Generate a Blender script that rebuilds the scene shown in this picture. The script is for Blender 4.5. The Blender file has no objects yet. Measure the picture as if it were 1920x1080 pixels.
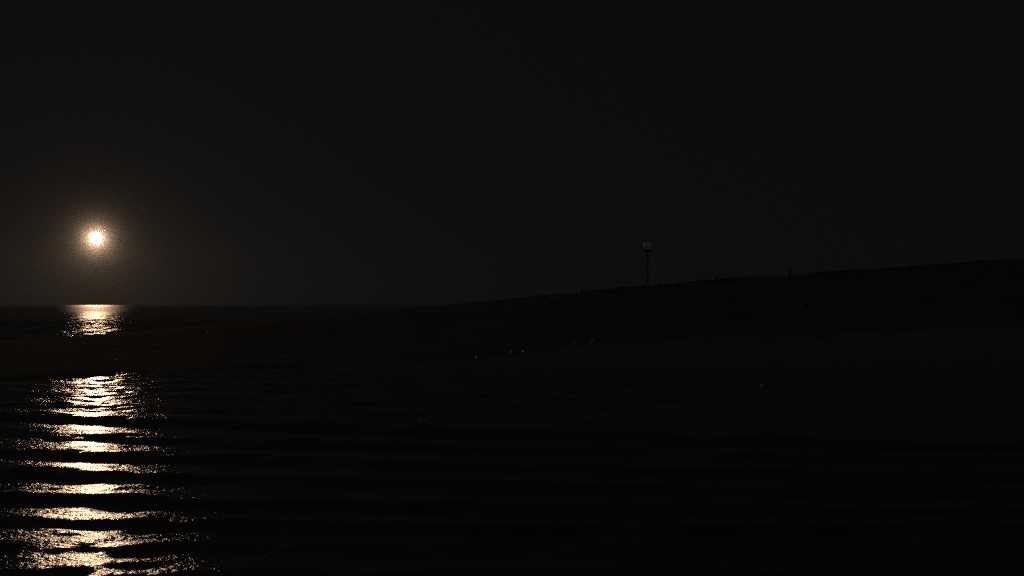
import bpy, bmesh, math, random
import numpy as np
from mathutils import Vector, Matrix, noise

# ------------------------------------------------------------------ camera
SC = bpy.context.scene
COL = SC.collection
F, CX, CY, HOR, CAM_Z = 2318.0, 960.0, 540.0, 572.0, 5.0     # photo focal length and horizon row (1920x1080), eye height
cam_d = bpy.data.cameras.new('camera')
cam = bpy.data.objects.new('camera', cam_d); COL.objects.link(cam)
cam.location = (0, 0, CAM_Z)
PITCH = math.atan((HOR - CY) / F) - CAM_Z / 3600.0
cam.rotation_euler = (math.pi / 2 + PITCH, 0, 0)
cam_d.sensor_width = 36.0
cam_d.lens = F / 1920.0 * 36.0
cam_d.clip_start = 0.1; cam_d.clip_end = 40000
SC.camera = cam

def ray(px, py):
    """direction (world) through a photo pixel, scaled so that y = 1"""
    v = Matrix.Rotation(PITCH, 3, 'X') @ Vector(((px - CX) / F, 1.0, (CY - py) / F))
    return v / v.y
def on_water(px, py):
    r = ray(px, py); d = -CAM_Z / r.z
    return Vector((r.x * d, d, 0.0))
def at_depth(px, py, d):
    r = ray(px, py)
    return Vector((r.x * d, d, CAM_Z + r.z * d))

MOON_DIR = ray(180, 446).normalized()
MOON_ELEV = math.asin(MOON_DIR.z)
MOON_AZ = math.atan2(MOON_DIR.x, MOON_DIR.y)

# ------------------------------------------------------------------ night sky
W = bpy.data.worlds.new('World'); SC.world = W; W.use_nodes = True
nt = W.node_tree; nt.nodes.clear()
sky = nt.nodes.new('ShaderNodeTexSky'); sky.sky_type = 'NISHITA'; sky.sun_disc = False
sky.sun_elevation = MOON_ELEV; sky.sun_rotation = MOON_AZ
hsv = nt.nodes.new('ShaderNodeHueSaturation'); hsv.inputs['Saturation'].default_value = 0.12
bg1 = nt.nodes.new('ShaderNodeBackground'); bg1.inputs['Strength'].default_value = 0.00006
bg2 = nt.nodes.new('ShaderNodeBackground'); bg2.inputs['Color'].default_value = (1, 1, 1, 1)
bg2.inputs['Strength'].default_value = 0.0037                    # airglow: even, dark grey night sky
add = nt.nodes.new('ShaderNodeAddShader'); out = nt.nodes.new('ShaderNodeOutputWorld')
nt.links.new(sky.outputs[0], hsv.inputs['Color']); nt.links.new(hsv.outputs[0], bg1.inputs['Color'])
nt.links.new(bg1.outputs[0], add.inputs[0]); nt.links.new(bg2.outputs[0], add.inputs[1])
nt.links.new(add.outputs[0], out.inputs['Surface'])

SC.view_settings.view_transform = 'Standard'; SC.view_settings.look = 'None'
SC.view_settings.exposure = 0.0; SC.view_settings.gamma = 1.0
SC.render.engine = 'CYCLES'
SC.cycles.max_bounces = 6; SC.cycles.volume_bounces = 0
SC.cycles.use_denoising = False

# ------------------------------------------------------------------ helpers
def link(ob, parent=None):
    COL.objects.link(ob)
    if parent is not None: ob.parent = parent
    return ob
def tag(o, label=None, cat=None, group=None, kind=None):
    if label: o['label'] = label
    if cat: o['category'] = cat
    if group: o['group'] = group
    if kind: o['kind'] = kind
    return o
def obj(name, me, mat, parent=None, smooth=True):
    if isinstance(me, bmesh.types.BMesh):
        bm = me; me = bpy.data.meshes.new(name); bm.to_mesh(me); bm.free()
    if mat is not None:
        me.materials.clear(); me.materials.append(mat)
    if smooth:
        me.polygons.foreach_set('use_smooth', [True] * len(me.polygons))
    return link(bpy.data.objects.new(name, me), parent)
def grid_mesh(name, X, Y, Z):
    n, m = X.shape
    me = bpy.data.meshes.new(name)
    co = np.stack([X, Y, Z], -1).reshape(-1, 3).astype(np.float32)
    i = np.arange(n * m).reshape(n, m)
    q = np.stack([i[:-1, :-1], i[:-1, 1:], i[1:, 1:], i[1:, :-1]], -1).reshape(-1, 4).astype(np.int32)
    me.vertices.add(n * m); me.vertices.foreach_set('co', co.ravel())
    me.loops.add(q.size); me.loops.foreach_set('vertex_index', q.ravel())
    me.polygons.add(len(q)); me.polygons.foreach_set('loop_start', np.arange(0, q.size, 4, dtype=np.int32))
    me.update(calc_edges=True)
    return me
def mat(name, color, rough=0.8, var=0.25, scale=2.0, bump=0.0, bscale=8.0, spec=0.5):
    m = bpy.data.materials.new(name); m.use_nodes = True
    t = m.node_tree; b = t.nodes['Principled BSDF']
    b.inputs['Roughness'].default_value = rough; b.inputs['Specular IOR Level'].default_value = spec
    tc = t.nodes.new('ShaderNodeTexCoord')
    n = t.nodes.new('ShaderNodeTexNoise'); n.inputs['Scale'].default_value = scale; n.inputs['Detail'].default_value = 6
    r = t.nodes.new('ShaderNodeValToRGB')
    r.color_ramp.elements[0].position = 0.3; r.color_ramp.elements[1].position = 0.7
    r.color_ramp.elements[0].color = [c * (1 - var) for c in color] + [1]
    r.color_ramp.elements[1].color = [min(1, c * (1 + var)) for c in color] + [1]
    t.links.new(tc.outputs['Object'], n.inputs['Vector']); t.links.new(n.outputs['Fac'], r.inputs[0])
    t.links.new(r.outputs[0], b.inputs['Base Color'])
    if bump:
        n2 = t.nodes.new('ShaderNodeTexNoise'); n2.inputs['Scale'].default_value = bscale; n2.inputs['Detail'].default_value = 5
        bp = t.nodes.new('ShaderNodeBump'); bp.inputs['Strength'].default_value = 1.0; bp.inputs['Distance'].default_value = bump
        t.links.new(tc.outputs['Object'], n2.inputs['Vector']); t.links.new(n2.outputs['Fac'], bp.inputs['Height'])
        t.links.new(bp.outputs[0], b.inputs['Normal'])
    return m

# smooth 2-D value noise on numpy arrays
def vnoise(x, y, seed=0):
    xi = np.floor(x).astype(np.int64); yi = np.floor(y).astype(np.int64)
    fx = x - xi; fy = y - yi
    fx = fx * fx * fx * (fx * (fx * 6 - 15) + 10); fy = fy * fy * fy * (fy * (fy * 6 - 15) + 10)
    def h(a, b):
        v = (a * 374761393 + b * 668265263 + seed * 974634777) & 0x7fffffff
        v = ((v ^ (v >> 13)) * 1274126177) & 0x7fffffff
        v = v ^ (v >> 16)
        return (v & 0xffff) / 65535.0 * 2 - 1
    a = h(xi, yi) * (1 - fx) + h(xi + 1, yi) * fx
    b = h(xi, yi + 1) * (1 - fx) + h(xi + 1, yi + 1) * fx
    return a * (1 - fy) + b * fy
def fbm(x, y, seed=0, octv=4):
    s = 0; a = 1.0
    for k in range(octv):
        s = s + a * vnoise(x * 2 ** k + 13.7 * k, y * 2 ** k - 5.1 * k, seed + k); a *= 0.5
    return s

# ------------------------------------------------------------------ the moon: the one lamp of the night
def moon():
    dist = 9000.0
    m = bpy.data.materials.new('moonlight'); m.use_nodes = True
    t = m.node_tree; t.nodes.clear()
    o = t.nodes.new('ShaderNodeOutputMaterial'); e = t.nodes.new('ShaderNodeEmission')
    tc = t.nodes.new('ShaderNodeTexCoord'); n = t.nodes.new('ShaderNodeTexNoise'); n.inputs['Scale'].default_value = 0.02
    r = t.nodes.new('ShaderNodeValToRGB')
    r.color_ramp.elements[0].position = 0.35; r.color_ramp.elements[1].position = 0.62
    r.color_ramp.elements[0].color = (0.74, 0.46, 0.27, 1); r.color_ramp.elements[1].color = (1.0, 0.64, 0.38, 1)
    t.links.new(tc.outputs['Object'], n.inputs['Vector']); t.links.new(n.outputs['Fac'], r.inputs[0])
    t.links.new(r.outputs[0], e.inputs['Color']); e.inputs['Strength'].default_value = MOON_STRENGTH
    t.links.new(e.outputs[0], o.inputs['Surface'])
    bm = bmesh.new(); bmesh.ops.create_icosphere(bm, subdivisions=3, radius=dist * math.tan(math.radians(MOON_RADIUS)))
    ob = obj('moon', bm, m)
    ob.location = cam.location + MOON_DIR * dist
    tag(ob, 'bright warm white moon hanging low over the dark sea', 'moon')
MOON_RADIUS = 0.235                                              # degrees
MOON_STRENGTH = 560.0 * 0.95 * (0.27 / MOON_RADIUS) ** 2
moon()

# ------------------------------------------------------------------ sea
def spaced(a, b, step, end, growth):
    v = list(np.arange(a, b, step)); s = step
    while v[-1] < end:
        s *= growth; v.append(v[-1] + s)
    v[-1] = end
    return v
def build_sea():
    ys = [-300, -120, -50, -15, 0, 8, 13] + list(np.arange(16.0, 92.0, 0.14)) + list(np.arange(92.0, 185.0, 1.2)) \
        + list(np.arange(185.0, 330.0, 0.5)) + spaced(330.0, 331.0, 0.8, 3600.0, 1.03)
    xr = spaced(48.0, 48.3, 0.3, 4200.0, 1.16)[1:]
    xl = [-150.0 - (v - 48.0) for v in reversed(xr)]
    xs = xl + list(np.arange(-150.0, 48.01, 0.23)) + xr
    X, Y = np.meshgrid(np.array(xs), np.array(ys, float))
    side = np.clip((70 - X) / 22, 0, 1) * np.clip((X + 230) / 60, 0, 1)
    near = np.clip((Y - 14) / 5, 0, 1) * np.clip((150 - Y) / 50, 0, 1) * side
    far = np.clip((Y - 130) / 40, 0, 1) * np.clip((1500 - Y) / 900, 0, 1) * side
    # swell that shortens towards the shore, crests slightly oblique, wandering along their length
    xx = X + 0.33 * Y                                             # sideways distance from the glitter axis
    s = Y + 0.36 * np.clip((Y - 26) / 18, 0, 1) * np.clip(xx, -30, 30) + 0.60 * np.clip(Y / 52, 0.35, 1) ** 1.5 * fbm(X / 15, Y / 5, 3, 4)
    s = np.maximum(s, 12)
    knots = np.array([14.0, 15.5, 17.0, 18.6, 20.5, 22.7, 25.2, 28.1, 31.3, 35.5, 40.5, 46.2, 53.2, 60.2])   # one wave apart
    fit = np.polyfit(np.log(knots), np.arange(len(knots)), 5)
    sc = np.minimum(s, 60.2)
    ph = 2 * np.pi * (np.polyval(fit, np.log(sc)) + (s - sc) / 6.6)
    lam = np.clip(0.0035 * sc ** 1.94, 1.4, 7.0)
    grp = 0.88 + 0.42 * fbm(X / 18 + 7, Y / 4, 11, 3)
    grp *= np.clip(1.0 - (s - 53) / 10, 0.26, 1)
    sw = np.sin(ph) + 0.28 * np.sin(2 * ph)
    Z = np.interp(lam, [2.0, 5.0], [0.0235, 0.0175]) * lam * grp * sw
    # second, shorter train and crossing chop
    s2 = Y - 0.22 * X + 0.7 * fbm(X / 5, Y / 4, 23, 3)
    Z += 0.013 * (0.8 + 0.8 * vnoise(X / 4, Y / 3, 5)) * np.sin(2 * np.pi * s2 / 1.55)
    s3 = Y + 0.55 * X + 0.4 * fbm(X / 3, Y / 3, 31, 2)
    Z += 0.006 * (0.8 + 0.8 * vnoise(X / 2.5, Y / 2, 6)) * np.sin(2 * np.pi * s3 / 0.95)
    Z += 0.040 * np.clip(Y / 55, 0.6, 1) * fbm(X / 1.05 + 0.2 * Y, Y / 1.2, 41, 2)
    # open water beyond the spit: longer waves
    s4 = Y + 0.05 * X + 2.5 * fbm(X / 22, Y / 16, 61, 3)
    Zf = 0.12 * (0.7 + 0.6 * vnoise(X / 18, Y / 10, 8)) * np.sin(2 * np.pi * s4 / 9.0)
    Zf += 0.15 * fbm(X / 3.6, Y / 3.0, 71, 3)
    Z = Z * near + Zf * far
    me = grid_mesh('sea', X, Y, Z)
    m = bpy.data.materials.new('sea_water'); m.use_nodes = True
    t = m.node_tree; t.nodes.clear()
    b = t.nodes.new('ShaderNodeBsdfGlossy'); b.distribution = 'BECKMANN'; b.inputs['Color'].default_value = (1, 1, 1, 1)
    body = t.nodes.new('ShaderNodeBsdfDiffuse'); body.inputs['Color'].default_value = (0.13, 0.135, 0.13, 1)
    fr = t.nodes.new('ShaderNodeFresnel'); fr.inputs['IOR'].default_value = 1.333
    mx = t.nodes.new('ShaderNodeMixShader'); out = t.nodes.new('ShaderNodeOutputMaterial')
    t.links.new(fr.outputs[0], mx.inputs[0]); t.links.new(body.outputs[0], mx.inputs[1]); t.links.new(b.outputs[0], mx.inputs[2])
    t.links.new(mx.outputs[0], out.inputs['Surface'])
    geo = t.nodes.new('ShaderNodeNewGeometry')
    # out on the open water the wind waves are too small to build: they widen the gloss instead
    sep = t.nodes.new('ShaderNodeSeparateXYZ'); mr = t.nodes.new('ShaderNodeMapRange')
    mr.inputs['From Min'].default_value = 90; mr.inputs['From Max'].default_value = 900
    mr.inputs['To Min'].default_value = SEA_ROUGH; mr.inputs['To Max'].default_value = 0.43
    t.links.new(geo.outputs['Position'], sep.inputs[0]); t.links.new(sep.outputs['Y'], mr.inputs['Value'])
    t.links.new(mr.outputs[0], b.inputs['Roughness'])
    def wave_noise(sx, sy, scale, detail):
        mp = t.nodes.new('ShaderNodeMapping'); mp.inputs['Scale'].default_value = (sx, sy, 1)
        n = t.nodes.new('ShaderNodeTexNoise'); n.inputs['Scale'].default_value = scale; n.inputs['Detail'].default_value = detail
        n.inputs['Roughness'].default_value = 0.6
        t.links.new(geo.outputs['Position'], mp.inputs['Vector']); t.links.new(mp.outputs[0], n.inputs['Vector'])
        return n
    prev = None
    for sx, sy, sc, det, dist in ((0.8, 1.0, 6.0, 3, 0.050), (0.8, 1.0, 1.9, 2, 0.035)):
        n = wave_noise(sx, sy, sc, det)
        bp = t.nodes.new('ShaderNodeBump'); bp.inputs['Strength'].default_value = 1.0; bp.inputs['Distance'].default_value = dist
        t.links.new(n.outputs['Fac'], bp.inputs['Height'])
        if prev is not None: t.links.new(prev.outputs[0], bp.inputs['Normal'])
        prev = bp
    t.links.new(prev.outputs[0], b.inputs['Normal']); t.links.new(prev.outputs[0], fr.inputs['Normal'])
    o = obj('sea', me, m)
    o['kind'] = 'structure'
SEA_ROUGH = 0.215
build_sea()

# ------------------------------------------------------------------ low spit running back to a dark hill
# photo columns -> water's edge row, crest row and crest distance
PXS  = np.array([-700, -300,   0,  190,  480,  760,  900, 1000, 1115, 1400, 1920, 2600], float)
EDGE = np.array([ 745,  732, 717,  709,  696,  684,  677,  664,  647,  629,  618,  612], float)
CRST = np.array([ 690,  668, 646,  631,  605,  581,  568,  558,  549,  525,  490,  470], float)
CDST = np.array([ 104,  118, 140,  155,  215,  310,  380,  450,  540,  680,  800,  900], float)
def spit_profile(px):
    e = np.interp(px, PXS, EDGE); c = np.interp(px, PXS, CRST); d = np.interp(px, PXS, CDST)
    d0 = CAM_Z * F / (e - HOR)
    h = CAM_Z - d * (c - HOR) / F
    back = np.interp(px, [0, 500, 900, 1300, 2600], [28, 50, 110, 260, 500])
    return d0, d, h, back
def spit_height(px, D):
    d0, d, h, back = spit_profile(px)
    u = np.clip((D - d0) / (d - d0), -1, 1)
    front = np.where(u > 0, h * (0.35 * u + 0.65 * u * u * (3 - 2 * u)), u * 2.0)
    front = front + np.where(u > 0, 0.17 * (1 - np.exp(-u * 45)) * (1 - u), 0)      # small berm at the water's edge
    v = np.clip((D - d) / back, 0, 1.6)
    rear = h * (1 - v * v * (3 - 2 * np.minimum(v, 1))) - np.maximum(v - 0.9, 0) * 2
    z = np.where(D < d, front, np.where(v <= 0.0, h, rear))
    X = (px - CX) / F * D
    rough = np.clip(h / 12, 0.04, 1) * np.clip(u, 0, 1)
    return z + rough * (0.35 * fbm(X / 23, D / 31, 51, 4) + 0.10 * vnoise(X / 2.7, D / 3.0, 77))
def build_spit():
    px = np.linspace(-700, 2600, 900)
    w = np.concatenate([np.linspace(-0.06, 1, 60), 1 + np.linspace(0.02, 1.6, 30)])
    P, Wt = np.meshgrid(px, w)
    d0, d, h, back = spit_profile(P)
    D = np.where(Wt <= 1, d0 + (d - d0) * Wt, d + back * (Wt - 1))
    Z = spit_height(P, D)
    # the water's edge wanders a little in and out
    D = D + np.where(Wt <= 0.5, 1.2 * fbm(P / 37, Wt * 0 + 1, 91, 3), 0)
    X = (P - CX) / F * D
    Z[0, :] = -0.8; Z[-1, :] = -0.8; 
    me = grid_mesh('headland', X, D, Z)
    o = obj('headland', me, M_SAND)
    o['kind'] = 'structure'
M_SAND = mat('wet_dark_sand_and_scrub', (0.42, 0.40, 0.37), 0.95, 0.35, 0.15, 0.05, 1.3, spec=0.15)
build_spit()

# ------------------------------------------------------------------ low scrub and dune grass on the hill: one uncountable cover
def scrub():
    rnd = np.random.default_rng(4)
    n = 5200
    px = rnd.uniform(860, 2300, n); d0, d, h, back = spit_profile(px)
    D = d - np.abs(rnd.normal(0, 0.22, n)) * (d - d0) + rnd.uniform(0, 12, n)
    keep = vnoise(px / 60, D / 25, 5) + 0.5 * rnd.uniform(-1, 1, n) > -0.25 + np.clip((1150 - px) / 250, 0, 1.2)
    px, D = px[keep], D[keep]; z = spit_height(px, D); x = (px - CX) / F * D
    size = np.clip((px - 820) / 350, 0.3, 1) * (0.45 + 1.1 * rnd.uniform(0, 1, len(px)) ** 3) * (0.75 + 0.5 * vnoise(px / 35, D / 40, 9))
    verts, faces = [], []
    for xi, yi, zi, si in zip(x, D, z, size):
        for k in range(7):                                        # blades and leaf sprays leaning out of one root
            a = rnd.uniform(0, 2 * math.pi); l = si * rnd.uniform(0.5, 1.0); o = si * rnd.uniform(0.1, 0.7)
            bx, by = xi + 0.25 * si * math.cos(a), yi + 0.25 * si * math.sin(a)
            wx, wy = -math.sin(a) * 0.16 * si, math.cos(a) * 0.16 * si
            i = len(verts)
            verts += [(bx - wx, by - wy, zi - 0.1), (bx + wx, by + wy, zi - 0.1),
                      (bx + wx + 0.5 * o * math.cos(a), by + wy + 0.5 * o * math.sin(a), zi + 0.65 * l),
                      (bx + o * math.cos(a), by + o * math.sin(a), zi + l)]
            faces += [(i, i + 1, i + 2), (i, i + 2, i + 3)]
    me = bpy.data.meshes.new('scrub'); me.from_pydata(verts, [], faces)
    o = obj('scrub', me, mat('dark_dune_scrub', (0.09, 0.10, 0.06), 0.7, 0.3, 0.4), None, False)
    tag(o, 'low dark scrub and dune grass along the hill crest', 'scrub', None, 'stuff')
scrub()

# ------------------------------------------------------------------ pale boulders
M_ROCK = mat('pale_wet_rock', (0.62, 0.60, 0.57), 0.48, 0.25, 1.7, 0.02, 6.0)
def boulder_mesh(seed):
    rnd = random.Random(seed)
    bm = bmesh.new(); bmesh.ops.create_icosphere(bm, subdivisions=3, radius=0.5)
    off = Vector((rnd.uniform(-50, 50), rnd.uniform(-50, 50), rnd.uniform(-50, 50)))
    cuts = [(Vector((-0.97, -0.13, 0.2)).normalized(), 0.27)] + [(Vector((rnd.gauss(0, 1), rnd.gauss(0, 1), rnd.gauss(0, 0.8))).normalized(), rnd.uniform(0.30, 0.44)) for _ in range(9)]
    for v in bm.verts:
        p = v.co.copy()
        for nrm, dd in cuts:                                       # broken faces; the first is a facet added to catch the moon's glint
            k = p.dot(nrm) - dd
            if k > 0: p -= nrm * k * 0.9
        p *= 1 + 0.16 * noise.noise(p * 2.2 + off) + 0.05 * noise.noise(p * 6 + off)
        v.co = p
    me = bpy.data.meshes.new('boulder'); bm.to_mesh(me); bm.free()
    return me
BOULDERS = [boulder_mesh(k) for k in range(5)]
def boulder(px, py, wpx, hpx, label, group, k, depth=None, rz=0.0):
    """centre pixel; distance from the water it stands in, or from the ground along the sight line"""
    if depth is None:
        p = on_water(px, py + hpx / 2); base = -0.05
    else:
        d = depth; z = float(spit_height(np.array(float(px)), np.array(d)))
        p = Vector(((px - CX) / F * d, d, 0)); base = z - 0.08
    sx = wpx / F * p.y; sz = hpx / F * p.y
    o = obj('boulder', BOULDERS[k % 5], M_ROCK)
    o.scale = (sx * 1.15, sx * 1.0, sz * 1.5)
    o.location = (p.x, p.y, base + sz * 0.35); o.rotation_euler = (0, 0, 0.06 * math.sin(9 * rz))
    tag(o, label, 'rock', group)
SHORE = "pale boulders at the foot of the dark spit"
def edge_depth(px): return float(spit_profile(np.array(float(px)))[0])
boulder(897, 676, 15, 9, 'small pale boulder on the spit shore, leftmost of the group at mid picture', SHORE, 0, edge_depth(897) + 1.0, 0.4)
boulder(963, 660, 17, 12, 'largest pale boulder on the spit shore, left of its low neighbour', SHORE, 1, edge_depth(963) + 1.2, 1.3)
boulder(986, 662, 16, 9, 'low pale boulder just right of the largest shore boulder', SHORE, 2, edge_depth(986) + 1.0, 2.2)
boulder(1083, 658, 18, 8, 'flat broad pale boulder on the shore between low boulder and rightmost one', SHORE, 3, edge_depth(1083) + 1.0, 0.2)
boulder(1115, 644, 15, 8, 'small pale boulder farthest right along the spit shore', SHORE, 4, edge_depth(1115) + 1.0, 2.9)
boulder(470, 680, 16, 8, 'lone faint boulder on the spit beside the moon glitter', SHORE, 2, edge_depth(470) + 6.0, 1.0)
boulder(1433, 720, 15, 9, 'lone faint boulder standing in the water at right', SHORE, 0, None, 0.6)
RIDGE = 'faint boulders on the dark hill crest'
def crest_depth(px): return float(spit_profile(np.array(float(px)))[1])
for k, (px, w, h, lab) in enumerate((
        (1090, 11, 9, 'faint boulder on the hill crest left of the beacon mast'),
        (1305, 10, 8, 'small faint boulder on the hill crest next right of the beacon mast'),
        (1343, 12, 9, 'faint boulder on the hill crest, middle one right of the beacon mast'),
        (1480, 12, 10, 'faint boulder highest and farthest right on the hill crest'))):
    boulder(px, 0, w, h, lab, RIDGE, k + 1, crest_depth(px) - 2.0, 0.7 * k)

# ------------------------------------------------------------------ harbour beacon on the headland
def lathe(prof, n=32, cap=True):
    bm = bmesh.new(); rings = []
    for r, z in prof:
        rings.append([bm.verts.new((r * math.cos(2 * math.pi * i / n), r * math.sin(2 * math.pi * i / n), z)) for i in range(n)])
    for a, b in zip(rings, rings[1:]):
        for i in range(n): bm.faces.new((a[i], a[(i + 1) % n], b[(i + 1) % n], b[i]))
    if cap:
        bm.faces.new(rings[0][::-1]); bm.faces.new(rings[-1])
    return bm
def bar(bm, a, b, r, n=8):
    a, b = Vector(a), Vector(b); d = b - a
    res = bmesh.ops.create_cone(bm, cap_ends=True, segments=n, radius1=r, radius2=r, depth=d.length)
    q = d.to_track_quat('Z', 'Y').to_matrix().to_4x4()
    bmesh.ops.transform(bm, matrix=Matrix.Translation((a + b) / 2) @ q, verts=res['verts'])
M_STEEL = mat('pale_painted_steel', (0.62, 0.62, 0.60), 0.45, 0.12, 0.8)
M_DARKSTEEL = mat('dark_galvanised_steel', (0.25, 0.25, 0.25), 0.5, 0.15, 1.0)
M_CONC = mat('weathered_concrete', (0.35, 0.34, 0.32), 0.85, 0.2, 0.8, 0.01, 4.0)
def lamp_glass():
    m = mat('dim_lantern_glass', (0.55, 0.55, 0.53), 0.25, 0.1, 1.5)
    b = m.node_tree.nodes['Principled BSDF']
    b.inputs['Emission Color'].default_value = (1.0, 0.97, 0.92, 1); b.inputs['Emission Strength'].default_value = 0.0075
    return m
M_LANTERN = lamp_glass()
def beacon_light():
    d = 205.0; px = 1214.0
    top = at_depth(px, 447, d); z0 = float(spit_height(np.array(px), np.array(d))) - 0.15
    t = bpy.data.objects.new('beacon_light', None); link(t)
    t.location = (top.x, d, z0); Ht = top.z - z0
    tag(t, 'dim grey beacon light on a slim mast standing on the dark headland', 'beacon')
    obj('foundation', lathe([(1.1, -1.0), (1.1, 0.5), (1.0, 0.58)]), M_CONC, t, False)
    obj('mast', lathe([(0.30, 0.55), (0.30, 0.65), (0.17, 0.7), (0.11, Ht - 2.1)], 20), M_STEEL, t)
    g = obj('gallery', lathe([(0.12, Ht - 2.4), (0.78, Ht - 1.96), (0.80, Ht - 1.86)], 28), M_DARKSTEEL, t, False)
    bm = bmesh.new(); zr = Ht - 1.86
    for i in range(16):
        a = 2 * math.pi * i / 16; a2 = 2 * math.pi * (i + 1) / 16; r = 0.77
        p = (r * math.cos(a), r * math.sin(a), zr); q = (r * math.cos(a2), r * math.sin(a2), zr)
        bar(bm, p, (p[0], p[1], zr + 0.42), 0.012, 6)
        bar(bm, (p[0], p[1], zr + 0.42), (q[0], q[1], zr + 0.42), 0.012, 6)
    obj('railing', bm, M_DARKSTEEL, g)
    lan = obj('lantern', lathe([(0.48, Ht - 1.86), (0.60, Ht - 1.70), (0.66, Ht - 1.25), (0.64, Ht - 0.75), (0.55, Ht - 0.5)], 28), M_LANTERN, t)
    for i in range(8):
        a = 2 * math.pi * (i + 0.5) / 8; bm = bmesh.new()
        bar(bm, (0.66 * math.cos(a), 0.66 * math.sin(a), Ht - 1.75), (0.67 * math.cos(a), 0.67 * math.sin(a), Ht - 0.6), 0.015, 6)
        obj('glazing_bar', bm, M_DARKSTEEL, lan)
    cap = obj('roof', lathe([(0.74, Ht - 0.52), (0.72, Ht - 0.44), (0.42, Ht - 0.2), (0.12, Ht - 0.08), (0.10, Ht)], 28), M_STEEL, t)
    obj('vent_ball', lathe([(0.05, Ht - 0.01), (0.13, Ht + 0.06), (0.13, Ht + 0.14), (0.05, Ht + 0.21)], 16), M_STEEL, cap)
    bm = bmesh.new()
    for s in (-0.2, 0.2): bar(bm, (s, -0.42, 0.6), (s, -0.42, Ht - 2.1), 0.02, 6)
    for k in range(int((Ht - 3.0) / 0.33)): bar(bm, (-0.2, -0.42, 0.8 + 0.33 * k), (0.2, -0.42, 0.8 + 0.33 * k), 0.014, 5)
    for k in range(4):
        zb = 1.5 + k * (Ht - 4.5) / 3
        bar(bm, (0, 0, zb), (0, -0.42, zb), 0.02, 6)
    obj('ladder', bm, M_DARKSTEEL, t)
beacon_light()

# ------------------------------------------------------------------ two small mooring floats
M_FLOAT = mat('pale_weathered_metal', (0.86, 0.85, 0.83), 0.6, 0.1, 4.0)
M_FLOAT.node_tree.nodes['Principled BSDF'].inputs['Metallic'].default_value = 1.0
def mooring_float(px, py, dia, tilt, label):
    p = on_water(px, py)
    t = bpy.data.objects.new('mooring_float', None); link(t)
    t.location = (p.x, p.y, 0.10); t.rotation_euler = tilt
    tag(t, label, 'float', 'pair of mooring floats on the near water')
    r = dia / 2
    prof = [(r * math.cos(a), r * 0.86 * math.sin(a)) for a in np.linspace(-1.45, 1.35, 16)]
    obj('ball', lathe(prof, 28), M_FLOAT, t)
    obj('band', lathe([(r * 1.00, -0.03), (r * 1.035, -0.02), (r * 1.035, 0.02), (r * 1.00, 0.03)], 28, False), M_DARKSTEEL, t)
    bm = bmesh.new(); n = 14
    pts = [(0.055 * math.cos(2 * math.pi * i / n), 0, r * 0.86 + 0.045 + 0.055 * math.sin(2 * math.pi * i / n)) for i in range(n)]
    for i in range(n): bar(bm, pts[i], pts[(i + 1) % n], 0.012, 6)
    obj('ring', bm, M_DARKSTEEL, t)
mooring_float(794, 797, 0.46, (0.1, -0.25, 0.3), 'small pale mooring float on the open water, farther left one of two')
mooring_float(809, 804, 0.40, (-0.2, 0.2, 1.0), 'small pale mooring float on the open water, nearer right one of two')

# ------------------------------------------------------------------ thin sea haze
def haze():
    bm = bmesh.new(); bmesh.ops.create_cube(bm, size=1.0)
    x0, x1, y0, y1, z0, z1 = -4300, 4300, -400, 3700, -3.0, 150.0
    bmesh.ops.transform(bm, matrix=Matrix.Translation(((x0 + x1) / 2, (y0 + y1) / 2, (z0 + z1) / 2)) @ Matrix.Diagonal((x1 - x0, y1 - y0, z1 - z0, 1)), verts=bm.verts)
    m = bpy.data.materials.new('haze'); m.use_nodes = True
    t = m.node_tree; t.nodes.clear()
    o = t.nodes.new('ShaderNodeOutputMaterial'); ad = t.nodes.new('ShaderNodeAddShader')
    for k, (dens, g) in enumerate(HAZE):                          # broad haze, plus a tight lobe added as bloom round the moon
        v = t.nodes.new('ShaderNodeVolumePrincipled')
        v.inputs['Color'].default_value = (0.9, 0.9, 0.9, 1); v.inputs['Density'].default_value = dens
        v.inputs['Anisotropy'].default_value = g
        t.links.new(v.outputs[0], ad.inputs[k])
    t.links.new(ad.outputs[0], o.inputs['Volume'])
    ob = obj('haze', bm, m, None, False)
    ob['kind'] = 'stuff'
HAZE = ((4.8e-6, 0.90), (6.6e-6, 0.994))
haze()
